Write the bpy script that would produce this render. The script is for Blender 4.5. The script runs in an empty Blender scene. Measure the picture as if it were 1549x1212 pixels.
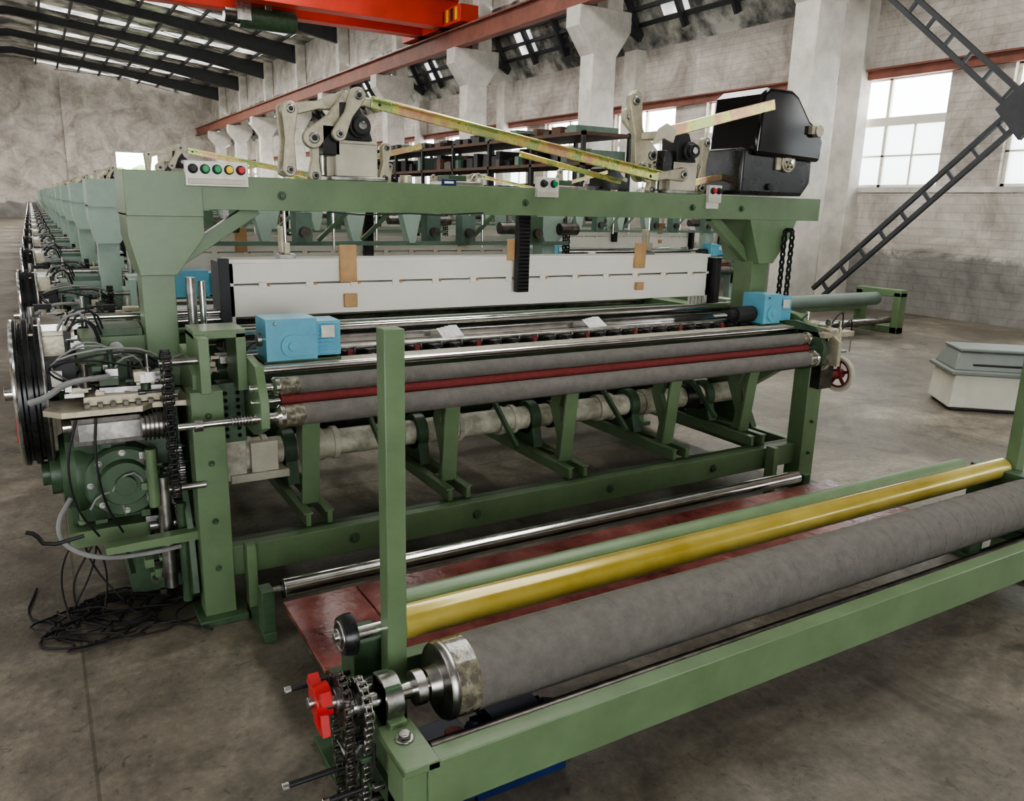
import bpy, bmesh, math, random
from mathutils import Vector, Matrix
random.seed(7)
pi=math.pi
def S(r,g,b):
    f=lambda c:(c/255/12.92) if c/255<=.04045 else ((c/255+.055)/1.055)**2.4
    return (f(r),f(g),f(b))
# ---------------------------------------------------------------- materials
def M(name,col,rough=.5,metal=0,var=.15,scale=6,bump=0,bscale=80,col2=None,rvar=.1,spec=.5,ramp=(.35,.65),coat=0):
    m=bpy.data.materials.new(name); m.use_nodes=True
    nt=m.node_tree; N=nt.nodes; L=nt.links
    p=N['Principled BSDF']; p.inputs['Metallic'].default_value=metal
    p.inputs['Specular IOR Level'].default_value=spec
    if coat: p.inputs['Coat Weight'].default_value=coat;p.inputs['Coat Roughness'].default_value=.08
    tc=N.new('ShaderNodeTexCoord')
    n=N.new('ShaderNodeTexNoise'); n.inputs['Scale'].default_value=scale; n.inputs['Detail'].default_value=7; n.inputs['Roughness'].default_value=.65
    L.new(tc.outputs['Object'],n.inputs['Vector'])
    cr=N.new('ShaderNodeValToRGB')
    c1=[max(0,c*(1-var)) for c in col]; c2=list(col2) if col2 else [min(1,c*(1+var)) for c in col]
    cr.color_ramp.elements[0].position=ramp[0]; cr.color_ramp.elements[1].position=ramp[1]
    cr.color_ramp.elements[0].color=(*c1,1); cr.color_ramp.elements[1].color=(*c2,1)
    L.new(n.outputs['Fac'],cr.inputs['Fac']); L.new(cr.outputs['Color'],p.inputs['Base Color'])
    mr=N.new('ShaderNodeMapRange'); mr.inputs['To Min'].default_value=max(.02,rough-rvar); mr.inputs['To Max'].default_value=min(1,rough+rvar)
    L.new(n.outputs['Fac'],mr.inputs['Value']); L.new(mr.outputs['Result'],p.inputs['Roughness'])
    if bump:
        n2=N.new('ShaderNodeTexNoise'); n2.inputs['Scale'].default_value=bscale; n2.inputs['Detail'].default_value=4
        L.new(tc.outputs['Object'],n2.inputs['Vector'])
        b=N.new('ShaderNodeBump'); b.inputs['Strength'].default_value=bump; b.inputs['Distance'].default_value=.01
        L.new(n2.outputs['Fac'],b.inputs['Height']); L.new(b.outputs['Normal'],p.inputs['Normal'])
    return m
GREEN=M('green_paint',S(103,124,91),.34,0,.13,5,.04,30)
GREEN_D=M('green_paint_dark',S(64,86,62),.42,0,.3,7,.1,40)
HAZY_MINT=M('hazy_mint_paint',S(154,174,160),.45,0,.12,4)  # mint paint of the background looms, distance haze put into the colour
HAZY_MINT_D=M('hazy_mint_paint_dark',S(92,114,100),.5,0,.2,5)  # darker mint, paled by the same painted haze
CHROME=M('chrome',(.72,.71,.69),.16,1,.1,10)
STEEL=M('worn_steel',(.36,.35,.33),.32,1,.4,14)
DARKST=M('oily_steel',(.12,.11,.10),.35,.9,.4,20)
CAST=M('cast_alloy',S(178,171,150),.42,.5,.2,18,.15,60)
BEIGE=M('beige_metal',S(192,187,168),.45,.1,.12,8)
PIPE=M('old_pipe',S(160,156,134),.45,0,.3,9,.1,40,col2=S(214,210,190))
BLACK=M('black_gloss',(.006,.006,.007),.10,0,.2,4,rvar=.04)
BLACKM=M('black_matte',(.016,.016,.017),.5,0,.3,8)
BLACKS=M('black_satin',(.014,.015,.015),.28,0,.3,8)
RUBBER=M('rubber',(.012,.012,.012),.6,0,.2,20)
BLUE=M('blue_paint',S(100,166,188),.4,0,.1,6)
NAVY=M('navy_paint',S(26,42,86),.4,0,.2,6)
REDB=M('red_board',S(96,36,36),.25,0,.35,3,.2,24,col2=S(160,100,92),ramp=(.38,.8))
REDR=M('red_roller',S(116,54,52),.75,0,.12,30,.4,200,spec=.2)
REDK=M('red_knob',S(186,36,36),.35)
YEL=M('yellow_knob',S(225,190,40),.35)
GRNK=M('green_knob',S(30,140,80),.35)
WHITE=M('white_slat',S(240,236,224),.42,0,.04,3)
PAPER=M('paper',S(242,242,240),.8,0,.02)
WOOD=M('plywood',S(196,158,112),.6,0,.15,12)
SAND=M('sand_roller',S(114,111,105),.8,0,.14,24,.6,260,spec=.25)
RUST=M('rust_beam',S(136,86,72),.6,0,.25,2)
BROWN=M('brown_dull',S(84,60,46),.7,0,.3,6)
CRANE=M('crane_red',S(196,60,44),.45,0,.12,1)
DSTEEL=M('dark_truss',S(62,64,66),.6,0,.2,3)
COLM=M('column_plaster',S(214,210,201),.85,0,.2,1.6,.2,12)
GREYC=M('cable_grey',S(140,140,138),.5)
TAG=M('label_plate',S(205,203,192),.4,.2,.1,30)
GREENROLL=M('dull_green_roller',S(112,126,116),.5,0,.1,6)
COVERG=M('cover_greygreen',S(118,125,119),.45,0,.08,3)
COVERW=M('cover_offwhite',S(204,202,188),.5,0,.08,3)
def zinc():
    m=M('zinc_gold',(.6,.45,.1),.28,.85,.1,6)
    nt=m.node_tree;N=nt.nodes
    cr=[n for n in N if n.type=='VALTORGB'][0].color_ramp
    cr.elements[0].position=.3; cr.elements[0].color=(.72,.66,.30,1)
    cr.elements[1].position=.7; cr.elements[1].color=(.85,.72,.3,1)
    for p,c in ((.42,(.50,.66,.32,1)),(.5,(.85,.78,.28,1)),(.6,(.76,.46,.34,1))):
        e=cr.elements.new(p); e.color=c
    return m
ZINC=zinc()
GOLD=M('yellow_tube',S(158,138,50),.24,.2,.05,1.3,col2=S(192,176,92),coat=.7,rvar=.03)
MOTT=M('clear_tape_wrap',S(96,92,80),.16,.0,.15,30,.45,38,col2=S(140,135,114),ramp=(.45,.62),coat=1,rvar=.04)
def floor_mat():
    m=bpy.data.materials.new('concrete_floor'); m.use_nodes=True
    nt=m.node_tree;N=nt.nodes;L=nt.links;p=N['Principled BSDF']
    tc=N.new('ShaderNodeTexCoord')
    def noise(sc,det=8,ro=.6,dist=0):
        n=N.new('ShaderNodeTexNoise'); n.inputs['Scale'].default_value=sc;n.inputs['Detail'].default_value=det;n.inputs['Roughness'].default_value=ro;n.inputs['Distortion'].default_value=dist
        L.new(tc.outputs['Object'],n.inputs['Vector']); return n
    def ramp(src,els):
        r=N.new('ShaderNodeValToRGB');e=r.color_ramp.elements
        e[0].position,e[0].color=els[0][0],(*els[0][1],1);e[1].position,e[1].color=els[-1][0],(*els[-1][1],1)
        for q,c in els[1:-1]: x=e.new(q);x.color=(*c,1)
        L.new(src.outputs['Fac'],r.inputs['Fac']);return r
    def mul(a,b,f=1):
        mx=N.new('ShaderNodeMixRGB');mx.blend_type='MULTIPLY';mx.inputs[0].default_value=f
        L.new(a.outputs[0],mx.inputs[1]);L.new(b.outputs[0],mx.inputs[2]);return mx
    a=noise(.7,10,.7,.8); b=noise(4.5,9,.75); d=noise(1.6,6,.6,1.5); e=noise(28,5,.7); g=noise(9,4,.6,3)
    r=ramp(a,[(.32,S(92,86,76)),(.5,S(118,111,99)),(.68,S(162,154,139))])
    r2=ramp(b,[(.34,(.50,.49,.48)),(.56,(1,1,1))])
    r3=ramp(d,[(.33,(.45,.44,.43)),(.45,(1,1,1))])
    r4=ramp(e,[(.25,(.66,.66,.65)),(.5,(1,1,1)),(.75,(1.4,1.39,1.34))])
    r5=ramp(g,[(.32,(.40,.39,.38)),(.38,(1,1,1))])
    mx=mul(mul(mul(mul(r,r2,.85),r3,.7),r4,.9),r5,.65)
    br=N.new('ShaderNodeTexBrick'); br.inputs['Scale'].default_value=1; br.inputs['Brick Width'].default_value=7;br.inputs['Row Height'].default_value=4.6;br.inputs['Mortar Size'].default_value=.006;br.offset=0
    br.inputs['Color1'].default_value=(1,1,1,1);br.inputs['Color2'].default_value=(.95,.95,.94,1);br.inputs['Mortar'].default_value=(.6,.58,.55,1)
    L.new(tc.outputs['Object'],br.inputs['Vector'])
    m2=mul(mx,br); L.new(m2.outputs[0],p.inputs['Base Color'])
    mr=N.new('ShaderNodeMapRange');mr.inputs['To Min'].default_value=.28;mr.inputs['To Max'].default_value=.62
    L.new(b.outputs['Fac'],mr.inputs['Value']);L.new(mr.outputs[0],p.inputs['Roughness'])
    bp=N.new('ShaderNodeBump');bp.inputs['Strength'].default_value=.3;bp.inputs['Distance'].default_value=.01
    L.new(e.outputs['Fac'],bp.inputs['Height']);L.new(bp.outputs[0],p.inputs['Normal'])
    return m
FLOOR=floor_mat()
def wall_mat():
    m=bpy.data.materials.new('painted_brick_wall'); m.use_nodes=True
    nt=m.node_tree;N=nt.nodes;L=nt.links;p=N['Principled BSDF'];p.inputs['Roughness'].default_value=.9
    tc=N.new('ShaderNodeTexCoord'); sp=N.new('ShaderNodeSeparateXYZ'); L.new(tc.outputs['Object'],sp.inputs[0])
    n=N.new('ShaderNodeTexNoise');n.inputs['Scale'].default_value=.9;n.inputs['Detail'].default_value=10;n.inputs['Roughness'].default_value=.72;n.inputs['Distortion'].default_value=.6
    L.new(tc.outputs['Object'],n.inputs['Vector'])
    r=N.new('ShaderNodeValToRGB');e=r.color_ramp.elements;e[0].position=.34;e[0].color=(*S(160,150,140),1);e[1].position=.62;e[1].color=(*S(222,216,207),1)
    L.new(n.outputs['Fac'],r.inputs['Fac'])
    ad=N.new('ShaderNodeMath');ad.operation='MULTIPLY_ADD';ad.inputs[1].default_value=.9;L.new(n.outputs['Fac'],ad.inputs[0]);L.new(sp.outputs['Z'],ad.inputs[2])
    st=N.new('ShaderNodeMapRange');st.inputs['From Min'].default_value=1.45;st.inputs['From Max'].default_value=1.6;L.new(ad.outputs[0],st.inputs['Value'])
    r2=N.new('ShaderNodeValToRGB');e=r2.color_ramp.elements;e[0].position=.35;e[0].color=(*S(118,116,112),1);e[1].position=.65;e[1].color=(*S(168,166,160),1)
    L.new(n.outputs['Fac'],r2.inputs['Fac'])
    mx=N.new('ShaderNodeMixRGB');L.new(st.outputs[0],mx.inputs[0]);L.new(r2.outputs[0],mx.inputs[1]);L.new(r.outputs[0],mx.inputs[2])
    am=N.new('ShaderNodeMath');L.new(sp.outputs['X'],am.inputs[0]);L.new(sp.outputs['Y'],am.inputs[1])
    cb=N.new('ShaderNodeCombineXYZ');L.new(am.outputs[0],cb.inputs[0]);L.new(sp.outputs['Z'],cb.inputs[1])
    br=N.new('ShaderNodeTexBrick');br.inputs['Scale'].default_value=1;br.inputs['Brick Width'].default_value=.5;br.inputs['Row Height'].default_value=.14;br.inputs['Mortar Size'].default_value=.01
    br.inputs['Color1'].default_value=(1,1,1,1);br.inputs['Color2'].default_value=(.93,.93,.93,1);br.inputs['Mortar'].default_value=(.82,.81,.80,1)
    L.new(cb.outputs[0],br.inputs['Vector'])
    m2=N.new('ShaderNodeMixRGB');m2.blend_type='MULTIPLY';m2.inputs[0].default_value=1;L.new(mx.outputs[0],m2.inputs[1]);L.new(br.outputs['Color'],m2.inputs[2])
    L.new(m2.outputs[0],p.inputs['Base Color'])
    return m
WALL=wall_mat()
ROOF=M('roof_insulation',S(110,110,106),.4,.3,.45,.9,.3,3,col2=S(225,223,215),ramp=(.42,.6))
def frosted():
    m=bpy.data.materials.new('frosted_glass');m.use_nodes=True;nt=m.node_tree;N=nt.nodes;L=nt.links
    N.remove(N['Principled BSDF']);t=N.new('ShaderNodeBsdfTranslucent');t.inputs[0].default_value=(.72,.74,.74,1)
    tr=N.new('ShaderNodeBsdfTransparent');tr.inputs[0].default_value=(.8,.82,.82,1);mx=N.new('ShaderNodeMixShader');mx.inputs[0].default_value=.4
    L.new(t.outputs[0],mx.inputs[1]);L.new(tr.outputs[0],mx.inputs[2]);L.new(mx.outputs[0],N['Material Output'].inputs[0])
    return m
FROST=frosted()
def roof_glow():  # emission added to lift the dark ceiling, in place of silvery insulation patches
    m=bpy.data.materials.new('roof_glow_strip');m.use_nodes=True;nt=m.node_tree;N=nt.nodes;L=nt.links
    p=N['Principled BSDF'];p.inputs['Base Color'].default_value=(.8,.8,.78,1);p.inputs['Emission Strength'].default_value=1.6
    tc=N.new('ShaderNodeTexCoord');n=N.new('ShaderNodeTexNoise');n.inputs['Scale'].default_value=1.5;n.inputs['Detail'].default_value=5
    L.new(tc.outputs['Object'],n.inputs['Vector']);r=N.new('ShaderNodeValToRGB');e=r.color_ramp.elements
    e[0].position=.4;e[0].color=(.35,.35,.34,1);e[1].position=.6;e[1].color=(1,1,.97,1);L.new(n.outputs['Fac'],r.inputs[0]);L.new(r.outputs[0],p.inputs['Emission Color'])
    return m
RGLOW=roof_glow()
LEAF=M('foliage',S(140,180,110),.7,0,.4,5)
# ---------------------------------------------------------------- builder
def empty(name,loc=(0,0,0)):
    e=bpy.data.objects.new(name,None);e.location=loc;e.empty_display_size=.3;bpy.context.collection.objects.link(e);return e
class Part:
    def __init__(s,name,parent=None,origin=None,bevel=.004,seg=2):
        s.name=name;s.parent=parent;s.bm=bmesh.new();s.mats=[];s.bevel=bevel;s.seg=seg
        s.o=Vector(origin) if origin else (Vector(parent.location) if parent else Vector((0,0,0)))
    def mi(s,m):
        if m not in s.mats: s.mats.append(m)
        return s.mats.index(m)
    def _f(s,vs,i):
        try:
            f=s.bm.faces.new(vs);f.material_index=i;f.smooth=True;return f
        except ValueError: pass
    def hexa(s,P,m):
        i=s.mi(m);v=[s.bm.verts.new(Vector(p)-s.o) for p in P]
        for q in ((0,3,2,1),(4,5,6,7),(0,1,5,4),(1,2,6,5),(2,3,7,6),(3,0,4,7)): s._f([v[k] for k in q],i)
    def box(s,x0,x1,y0,y1,z0,z1,m,rot=None):
        P=[Vector(p) for p in ((x0,y0,z0),(x1,y0,z0),(x1,y1,z0),(x0,y1,z0),(x0,y0,z1),(x1,y0,z1),(x1,y1,z1),(x0,y1,z1))]
        if rot:
            c=Vector(((x0+x1)/2,(y0+y1)/2,(z0+z1)/2));R=Matrix.Rotation(rot[1],3,rot[0]);P=[c+R@(p-c) for p in P]
        s.hexa(P,m)
    def beam(s,p0,p1,w,h,m,up=(0,0,1)):
        p0=Vector(p0);p1=Vector(p1);d=(p1-p0).normalized();u=Vector(up)
        if abs(d.dot(u))>.99:u=Vector((0,1,0))
        sd=d.cross(u).normalized()*w/2;uu=sd.cross(d).normalized()*h/2
        s.hexa([p0-sd-uu,p0+sd-uu,p1+sd-uu,p1-sd-uu,p0-sd+uu,p0+sd+uu,p1+sd+uu,p1-sd+uu],m)
    def lathe(s,p0,ax,prof,m,seg=24,cap=True):
        i=s.mi(m);p0=Vector(p0)-s.o;d=Vector(ax).normalized();a=d.orthogonal().normalized();b=d.cross(a)
        rings=[]
        for t,r in prof:
            rings.append([s.bm.verts.new(p0+d*t+(a*math.cos(2*pi*k/seg)+b*math.sin(2*pi*k/seg))*max(r,.0005)) for k in range(seg)])
        for A,B in zip(rings,rings[1:]):
            for k in range(seg): s._f([A[k],A[(k+1)%seg],B[(k+1)%seg],B[k]],i)
        if cap: s._f(rings[0][::-1],i);s._f(rings[-1],i)
    def cyl(s,p0,p1,r,m,r2=None,seg=20):
        p0=Vector(p0);p1=Vector(p1);s.lathe(p0,p1-p0,[(0,r),((p1-p0).length,r if r2 is None else r2)],m,seg)
    def prism(s,pts,axis,a0,a1,m):
        i=s.mi(m)
        def c(p,a):
            return Vector({'x':(a,p[0],p[1]),'y':(p[0],a,p[1]),'z':(p[0],p[1],a)}[axis])-s.o
        A=[s.bm.verts.new(c(p,a0)) for p in pts];B=[s.bm.verts.new(c(p,a1)) for p in pts];n=len(pts)
        s._f(A[::-1],i);s._f(B,i)
        for k in range(n): s._f([A[k],A[(k+1)%n],B[(k+1)%n],B[k]],i)
    def tube(s,pts,r,m,seg=8,closed=False,smooth=0):
        P=[Vector(p)-s.o for p in pts]
        for _ in range(smooth):
            Q=[P[0]]
            for a,b in zip(P,P[1:]): Q+= [a*.75+b*.25,a*.25+b*.75]
            Q.append(P[-1]);P=Q
        i=s.mi(m);n=len(P);rings=[];prev=None
        for k in range(n):
            if closed:d=(P[(k+1)%n]-P[k-1])
            else:d=P[min(k+1,n-1)]-P[max(k-1,0)]
            d.normalize()
            if prev is None:a=d.orthogonal().normalized()
            else:
                a=prev-d*prev.dot(d)
                a=a.normalized() if a.length>1e-6 else d.orthogonal().normalized()
            prev=a;b=d.cross(a)
            rings.append([s.bm.verts.new(P[k]+(a*math.cos(2*pi*j/seg)+b*math.sin(2*pi*j/seg))*r) for j in range(seg)])
        R=rings+([rings[0]] if closed else [])
        for A,B in zip(R,R[1:]):
            for j in range(seg): s._f([A[j],A[(j+1)%seg],B[(j+1)%seg],B[j]],i)
        if not closed: s._f(rings[0][::-1],i);s._f(rings[-1],i)
    def torus(s,c,ax,R,r,m,seg=28,rs=8):
        d=Vector(ax).normalized();a=d.orthogonal().normalized();b=d.cross(a);c=Vector(c)
        s.tube([c+(a*math.cos(2*pi*k/seg)+b*math.sin(2*pi*k/seg))*R for k in range(seg)],r,m,rs,True)
    def dogbone(s,x0,z0,r0,x1,z1,r1,y0,y1,m,hole=True):
        ang=math.atan2(z1-z0,x1-x0);pts=[]
        for k in range(9):
            t=ang+pi/2+pi*k/8;pts.append((x0+r0*math.cos(t),z0+r0*math.sin(t)))
        xm,zm=(x0+x1)/2,(z0+z1)/2;w=min(r0,r1)*.62;nx,nz=-math.sin(ang),math.cos(ang)
        pts.append((xm-nx*w,zm-nz*w))
        for k in range(9):
            t=ang-pi/2+pi*k/8;pts.append((x1+r1*math.cos(t),z1+r1*math.sin(t)))
        pts.append((xm+nx*w,zm+nz*w))
        s.prism(pts,'y',y0,y1,m)
        if hole:
            for x,z,r in((x0,z0,r0),(x1,z1,r1)): s.cyl((x,y0-.012,z),(x,y1+.012,z),r*.55,STEEL,seg=14);s.cyl((x,y0-.018,z),(x,y0-.01,z),r*.3,BLACKM,seg=8)
    def bolt(s,p,ax,r,m=STEEL):
        p=Vector(p);d=Vector(ax).normalized();s.lathe(p,d,[(0,r*1.5),(.006,r*1.5)],m,12);s.lathe(p+d*.006,d,[(0,r),(.014,r)],m,6)
    def done(s):
        bmesh.ops.recalc_face_normals(s.bm,faces=s.bm.faces[:])
        me=bpy.data.meshes.new(s.name);s.bm.to_mesh(me);s.bm.free()
        for m in s.mats:me.materials.append(m)
        me.set_sharp_from_angle(angle=math.radians(35))
        o=bpy.data.objects.new(s.name,me);bpy.context.collection.objects.link(o)
        if s.parent:o.parent=s.parent
        else:o.location=s.o
        if s.bevel:
            b=o.modifiers.new('Bevel','BEVEL');b.width=s.bevel;b.segments=s.seg;b.limit_method='ANGLE';b.angle_limit=math.radians(50);b.use_clamp_overlap=True
        return o
def gearpts(cy,cz,r,n,d):
    out=[]
    for k in range(n):
        for j,rr in((0,r-d),(.3,r-d),(.45,r),(.75,r)):
            t=2*pi*(k+j)/n;out.append((cy+rr*math.cos(t),cz+rr*math.sin(t)))
    return out
def chain_loop(P,x,cy0,cz0,r0,cy1,cz1,r1,pitch,w,m=STEEL):
    pts=[];a=math.atan2(cz1-cz0,cy1-cy0)
    for k in range(13): t=a-pi/2-pi*k/12; pts.append((cy0+r0*math.cos(t),cz0+r0*math.sin(t)))
    for k in range(13): t=a+pi/2-pi*k/12; pts.append((cy1+r1*math.cos(t),cz1+r1*math.sin(t)))
    pts.append(pts[0]);L=[0]
    for p,q in zip(pts,pts[1:]):L.append(L[-1]+math.dist(p,q))
    n=int(L[-1]/pitch)
    def at(d):
        d%=L[-1]
        for i in range(len(L)-1):
            if L[i+1]>=d:
                f=(d-L[i])/max(1e-9,L[i+1]-L[i]);return (pts[i][0]+(pts[i+1][0]-pts[i][0])*f,pts[i][1]+(pts[i+1][1]-pts[i][1])*f)
    for i in range(n):
        p=at(L[-1]*i/n);q=at(L[-1]*(i+1)/n);o=w*.5 if i%2 else w*.32
        for sx in(-1,1): P.beam((x+sx*o,p[0],p[1]),(x+sx*o,q[0],q[1]),pitch*.66,pitch*.14,m,up=(1,0,0))
        P.cyl((x-w*.55,p[0],p[1]),(x+w*.55,p[0],p[1]),pitch*.3,m,seg=6)
def clutter(P,bx,n,mats,smin=.012,smax=.05):
    for _ in range(n):
        x=random.uniform(bx[0],bx[1]);y=random.uniform(bx[2],bx[3]);z=random.uniform(bx[4],bx[5]);m=random.choice(mats)
        a=random.uniform(smin,smax);b=random.uniform(smin,smax)*.7;k=random.random()
        if k<.45:
            ax=random.choice([(1,0,0),(0,1,0),(0,0,1)]);l=random.uniform(.03,.14)
            P.lathe((x,y,z),ax,[(0,a*.6),(l*.3,a*.6),(l*.3,a*.35),(l,a*.35)],m,12)
        elif k<.86: P.box(x-a,x+a,y-b,y+b,z-b*.8,z+b*.8,m)
        else: P.tube([(x,y,z),(x+.03,y-.02,z+.06),(x+.1,y,z+.07),(x+.13,y+.02,z-.05)],.005,random.choice([BLACKM,GREYC]),6,smooth=1)
# ================================================================ LOOM
O=(2.4,4.2,0)
loom=empty('weaving_loom',O)
f=Part('side_frames_and_rails',loom,bevel=.006)
for (xa,xb,sx) in((.465,.59,-1),(4.12,4.25,1)):
    f.box(xa,xb,3.25,3.37,.02,1.0,GREEN);f.box(xa-.03,xb+.04,3.2,3.44,0,.03,GREEN_D)
    f.box(xa,xb,4.95,5.07,.02,1.0,GREEN);f.box(xa-.03,xb+.03,4.9,5.12,0,.03,GREEN_D)
    f.box(xa+.03,xb-.03,3.37,4.95,.14,.3,GREEN)
    f.prism([(3.3,.8),(3.3,1.06),(3.42,1.12),(3.6,1.14),(3.62,1.02),(4.3,1.02),(4.34,1.14),(4.9,1.14),(5.0,1.05),(5.0,.85),(4.7,.78),(4.2,.55),(3.8,.55),(3.55,.72)],'x',xa+.02,xb-.04,GREEN)
    f.prism([(3.7,.3),(4.3,.3),(4.15,.56),(3.85,.56)],'x',xa+.03,xb-.05,GREEN_D)
    for y,z in((3.31,.9),(3.31,.7),(3.31,.45),(3.31,.24)): f.bolt(((xa+xb)/2,3.25,z),(0,-1,0),.009,GREEN_D)
f.box(.58,4.25,3.3,3.36,.165,.3,GREEN);f.box(.58,4.25,3.35,3.40,.285,.3,GREEN_D)
f.box(.58,4.15,4.95,5.01,.165,.3,GREEN)
for x in(1.14,1.78,2.62,3.4): f.bolt((x,3.3,.235),(0,-1,0),.017,GREEN_D)
for x in(1.0,1.72,2.45,3.2,3.85):
    for dx in(-.05,.05):
        f.box(x+dx-.012,x+dx+.012,3.37,4.95,.3,.36,GREEN);f.box(x+dx-.022,x+dx+.022,3.37,4.95,.355,.365,GREEN)
    f.box(x-.04,x+.04,3.50,3.60,.34,.37,GREEN_D)
    f.prism([(3.50,.36),(3.59,.36),(3.57,.48),(3.62,.58),(3.66,.66),(3.62,.76),(3.50,.88),(3.48,1.0),(3.41,1.0),(3.42,.86),(3.54,.74),(3.57,.66),(3.50,.52)],'x',x-.016,x+.016,GREEN)
    f.prism([(3.495,.36),(3.51,.36),(3.48,.7),(3.42,.99),(3.405,.99),(3.46,.7)],'x',x-.042,x+.042,GREEN)
    f.prism([(3.78,.36),(4.02,.36),(3.98,.5),(3.82,.5)],'x',x-.03,x+.03,GREEN_D)
f.box(.6,4.15,3.62,3.68,.93,1.0,GREEN_D)
f.box(.6,4.15,4.32,4.35,.45,1.0,GREEN_D)
f.cyl((.6,4.2,.72),(4.12,4.2,.72),.028,GREEN_D);f.cyl((.6,4.1,.42),(4.12,4.1,.42),.02,STEEL)
f.box(.6,4.15,4.86,4.98,.88,.98,GREEN_D);f.cyl((.6,4.7,.40),(4.12,4.7,.40),.07,DARKST)
for x in(1.36,2.08,2.82,3.52):
    f.prism([(3.62,.86),(3.7,.98),(4.32,.98),(4.32,.8),(3.9,.84)],'x',x-.012,x+.012,GREEN_D)
    f.box(x-.03,x+.03,3.7,3.8,.70,.95,GREEN_D);f.cyl((x-.1,3.75,.76),(x+.1,3.75,.76),.03,STEEL);f.beam((x,3.75,.76),(x+.02,3.45,.5),.02,.03,GREEN_D)
    f.box(x-.06,x+.06,4.2,4.32,.42,.6,BLACKM)
f.box(.50,.54,3.2,3.5,1.0,1.22,GREEN);f.box(.66,.70,3.3,3.5,.98,1.22,GREEN);f.box(.5,.7,3.3,3.5,1.2,1.235,GREEN)
f.prism([(3.1,.86),(3.1,.97),(3.17,1.1),(3.34,1.12),(3.5,1.08),(3.5,.8),(3.25,.8)],'x',.70,.735,GREEN)
f.prism([(3.1,.86),(3.1,.97),(3.17,1.08),(3.34,1.1),(3.5,1.08),(3.5,.8),(3.25,.8)],'x',4.03,4.065,GREEN_D)
f.box(.59,.7,3.38,3.46,.74,1.0,GREEN_D)
for i in range(7):
    for j in range(2): f.cyl((.62+j*.05,3.38,.77+i*.031),(.62+j*.05,3.372,.77+i*.031),.009,BLACK,seg=10)
f.done()
p=Part('main_shaft_pipe',loom,bevel=.003)
p.cyl((.6,3.9,.52),(4.15,3.9,.52),.068,PIPE,seg=28)
x=.78
while x<4.0:
    p.lathe((x,3.9,.52),(1,0,0),[(0,.068),(.0,.084),(.045,.084),(.045,.076),(.09,.076),(.09,.086),(.12,.086),(.12,.068)],random.choice([PIPE,BEIGE,PIPE,STEEL,DARKST]),28);x+=.36
for x in(1.0,1.72,2.45,3.2,3.85): p.lathe((x-.03,3.9,.52),(1,0,0),[(0,.1),(.06,.1)],GREEN_D,24)
p.cyl((.65,4.22,.60),(4.1,4.22,.60),.03,STEEL)
p.box(.70,.98,3.78,3.99,.41,.45,BEIGE);p.box(.68,.78,3.8,3.98,.42,.62,PIPE);p.box(.8,.93,3.79,3.83,.45,.6,BEIGE)
p.done()
r=Part('cloth_take_up_rollers',loom,bevel=.002)
RL=((3.2,1.007,.037,SAND),(3.186,.952,.023,REDR),(3.14,.896,.045,SAND))
for y,z,rr,m in RL:
    r.cyl((.8,y,z),(3.98,y,z),rr,m,seg=36);r.cyl((.68,y,z),(4.1,y,z),rr*.45,CHROME)
for y,z,rr in((3.2,1.007,.038),(3.14,.896,.046)):
    r.cyl((.8,y,z),(.88,y,z),rr,MOTT,seg=36);r.cyl((3.93,y,z),(3.98,y,z),rr,MOTT,seg=36)
    r.lathe((.77,y,z),(1,0,0),[(0,rr*.8),(.012,rr*1.05),(.03,rr*1.05)],CHROME,32)
    r.lathe((3.98,y,z),(1,0,0),[(0,rr*1.1),(.02,rr*1.1),(.02,rr*.7),(.06,rr*.7)],CHROME,32)
r.cyl((.40,3.16,.89),(.78,3.16,.89),.014,CHROME);r.lathe((.46,3.16,.89),(1,0,0),[(0,.024),(.03,.024)],STEEL)
for i in range(8): r.torus((.60+i*.012,3.16,.89),(1,0,0),.019,.0035,STEEL,14,5)
r.done()
b=Part('breast_beam_and_sley',loom,bevel=.003)
b.box(.74,4.06,3.32,3.46,1.045,1.062,BEIGE);b.cyl((.74,3.32,1.052),(4.06,3.32,1.052),.018,CHROME)
b.box(.74,4.06,3.34,3.44,.99,1.045,GREEN_D)
b.cyl((.62,3.56,1.08),(4.1,3.56,1.08),.016,STEEL)
b.box(.7,4.06,3.60,3.72,1.06,1.075,CHROME);b.box(.7,4.06,3.73,3.78,1.06,1.11,CHROME)
b.cyl((.6,3.84,1.13),(4.1,3.84,1.13),.028,CHROME);b.cyl((.6,3.92,1.1),(4.1,3.92,1.1),.02,STEEL)
b.box(.7,4.05,3.80,3.96,1.0,1.05,BLACKM)
b.cyl((.6,4.7,1.12),(4.1,4.7,1.12),.045,CHROME);b.cyl((.6,4.9,1.06),(4.1,4.9,1.06),.05,STEEL);b.cyl((.6,4.45,1.06),(4.1,4.45,1.06),.02,GREEN_D)
for i in range(24):
    x=1.2+i*.112; b.box(x-.028,x+.028,3.49,3.53,1.06,1.078,BLACKM,rot=('Z',.35));b.box(x-.008,x+.008,3.46,3.6,1.05,1.062,STEEL);b.cyl((x+.04,3.52,1.06),(x+.04,3.52,1.09),.008,DARKST,seg=8)
    if i%3==0:b.box(x-.012,x+.012,3.47,3.49,1.06,1.085,REDR)
for x in(1.74,2.66):
    for k in range(4): b.box(x+k*.022,x+k*.022+.05,3.60,3.70,1.10+k*.004,1.103+k*.004,PAPER,rot=('X',.45))
    b.box(x+.02,x+.10,3.66,3.663,1.06,1.12,PAPER,rot=('Z',.3))
b.done()
h=Part('heald_frames',loom,bevel=.003)
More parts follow.
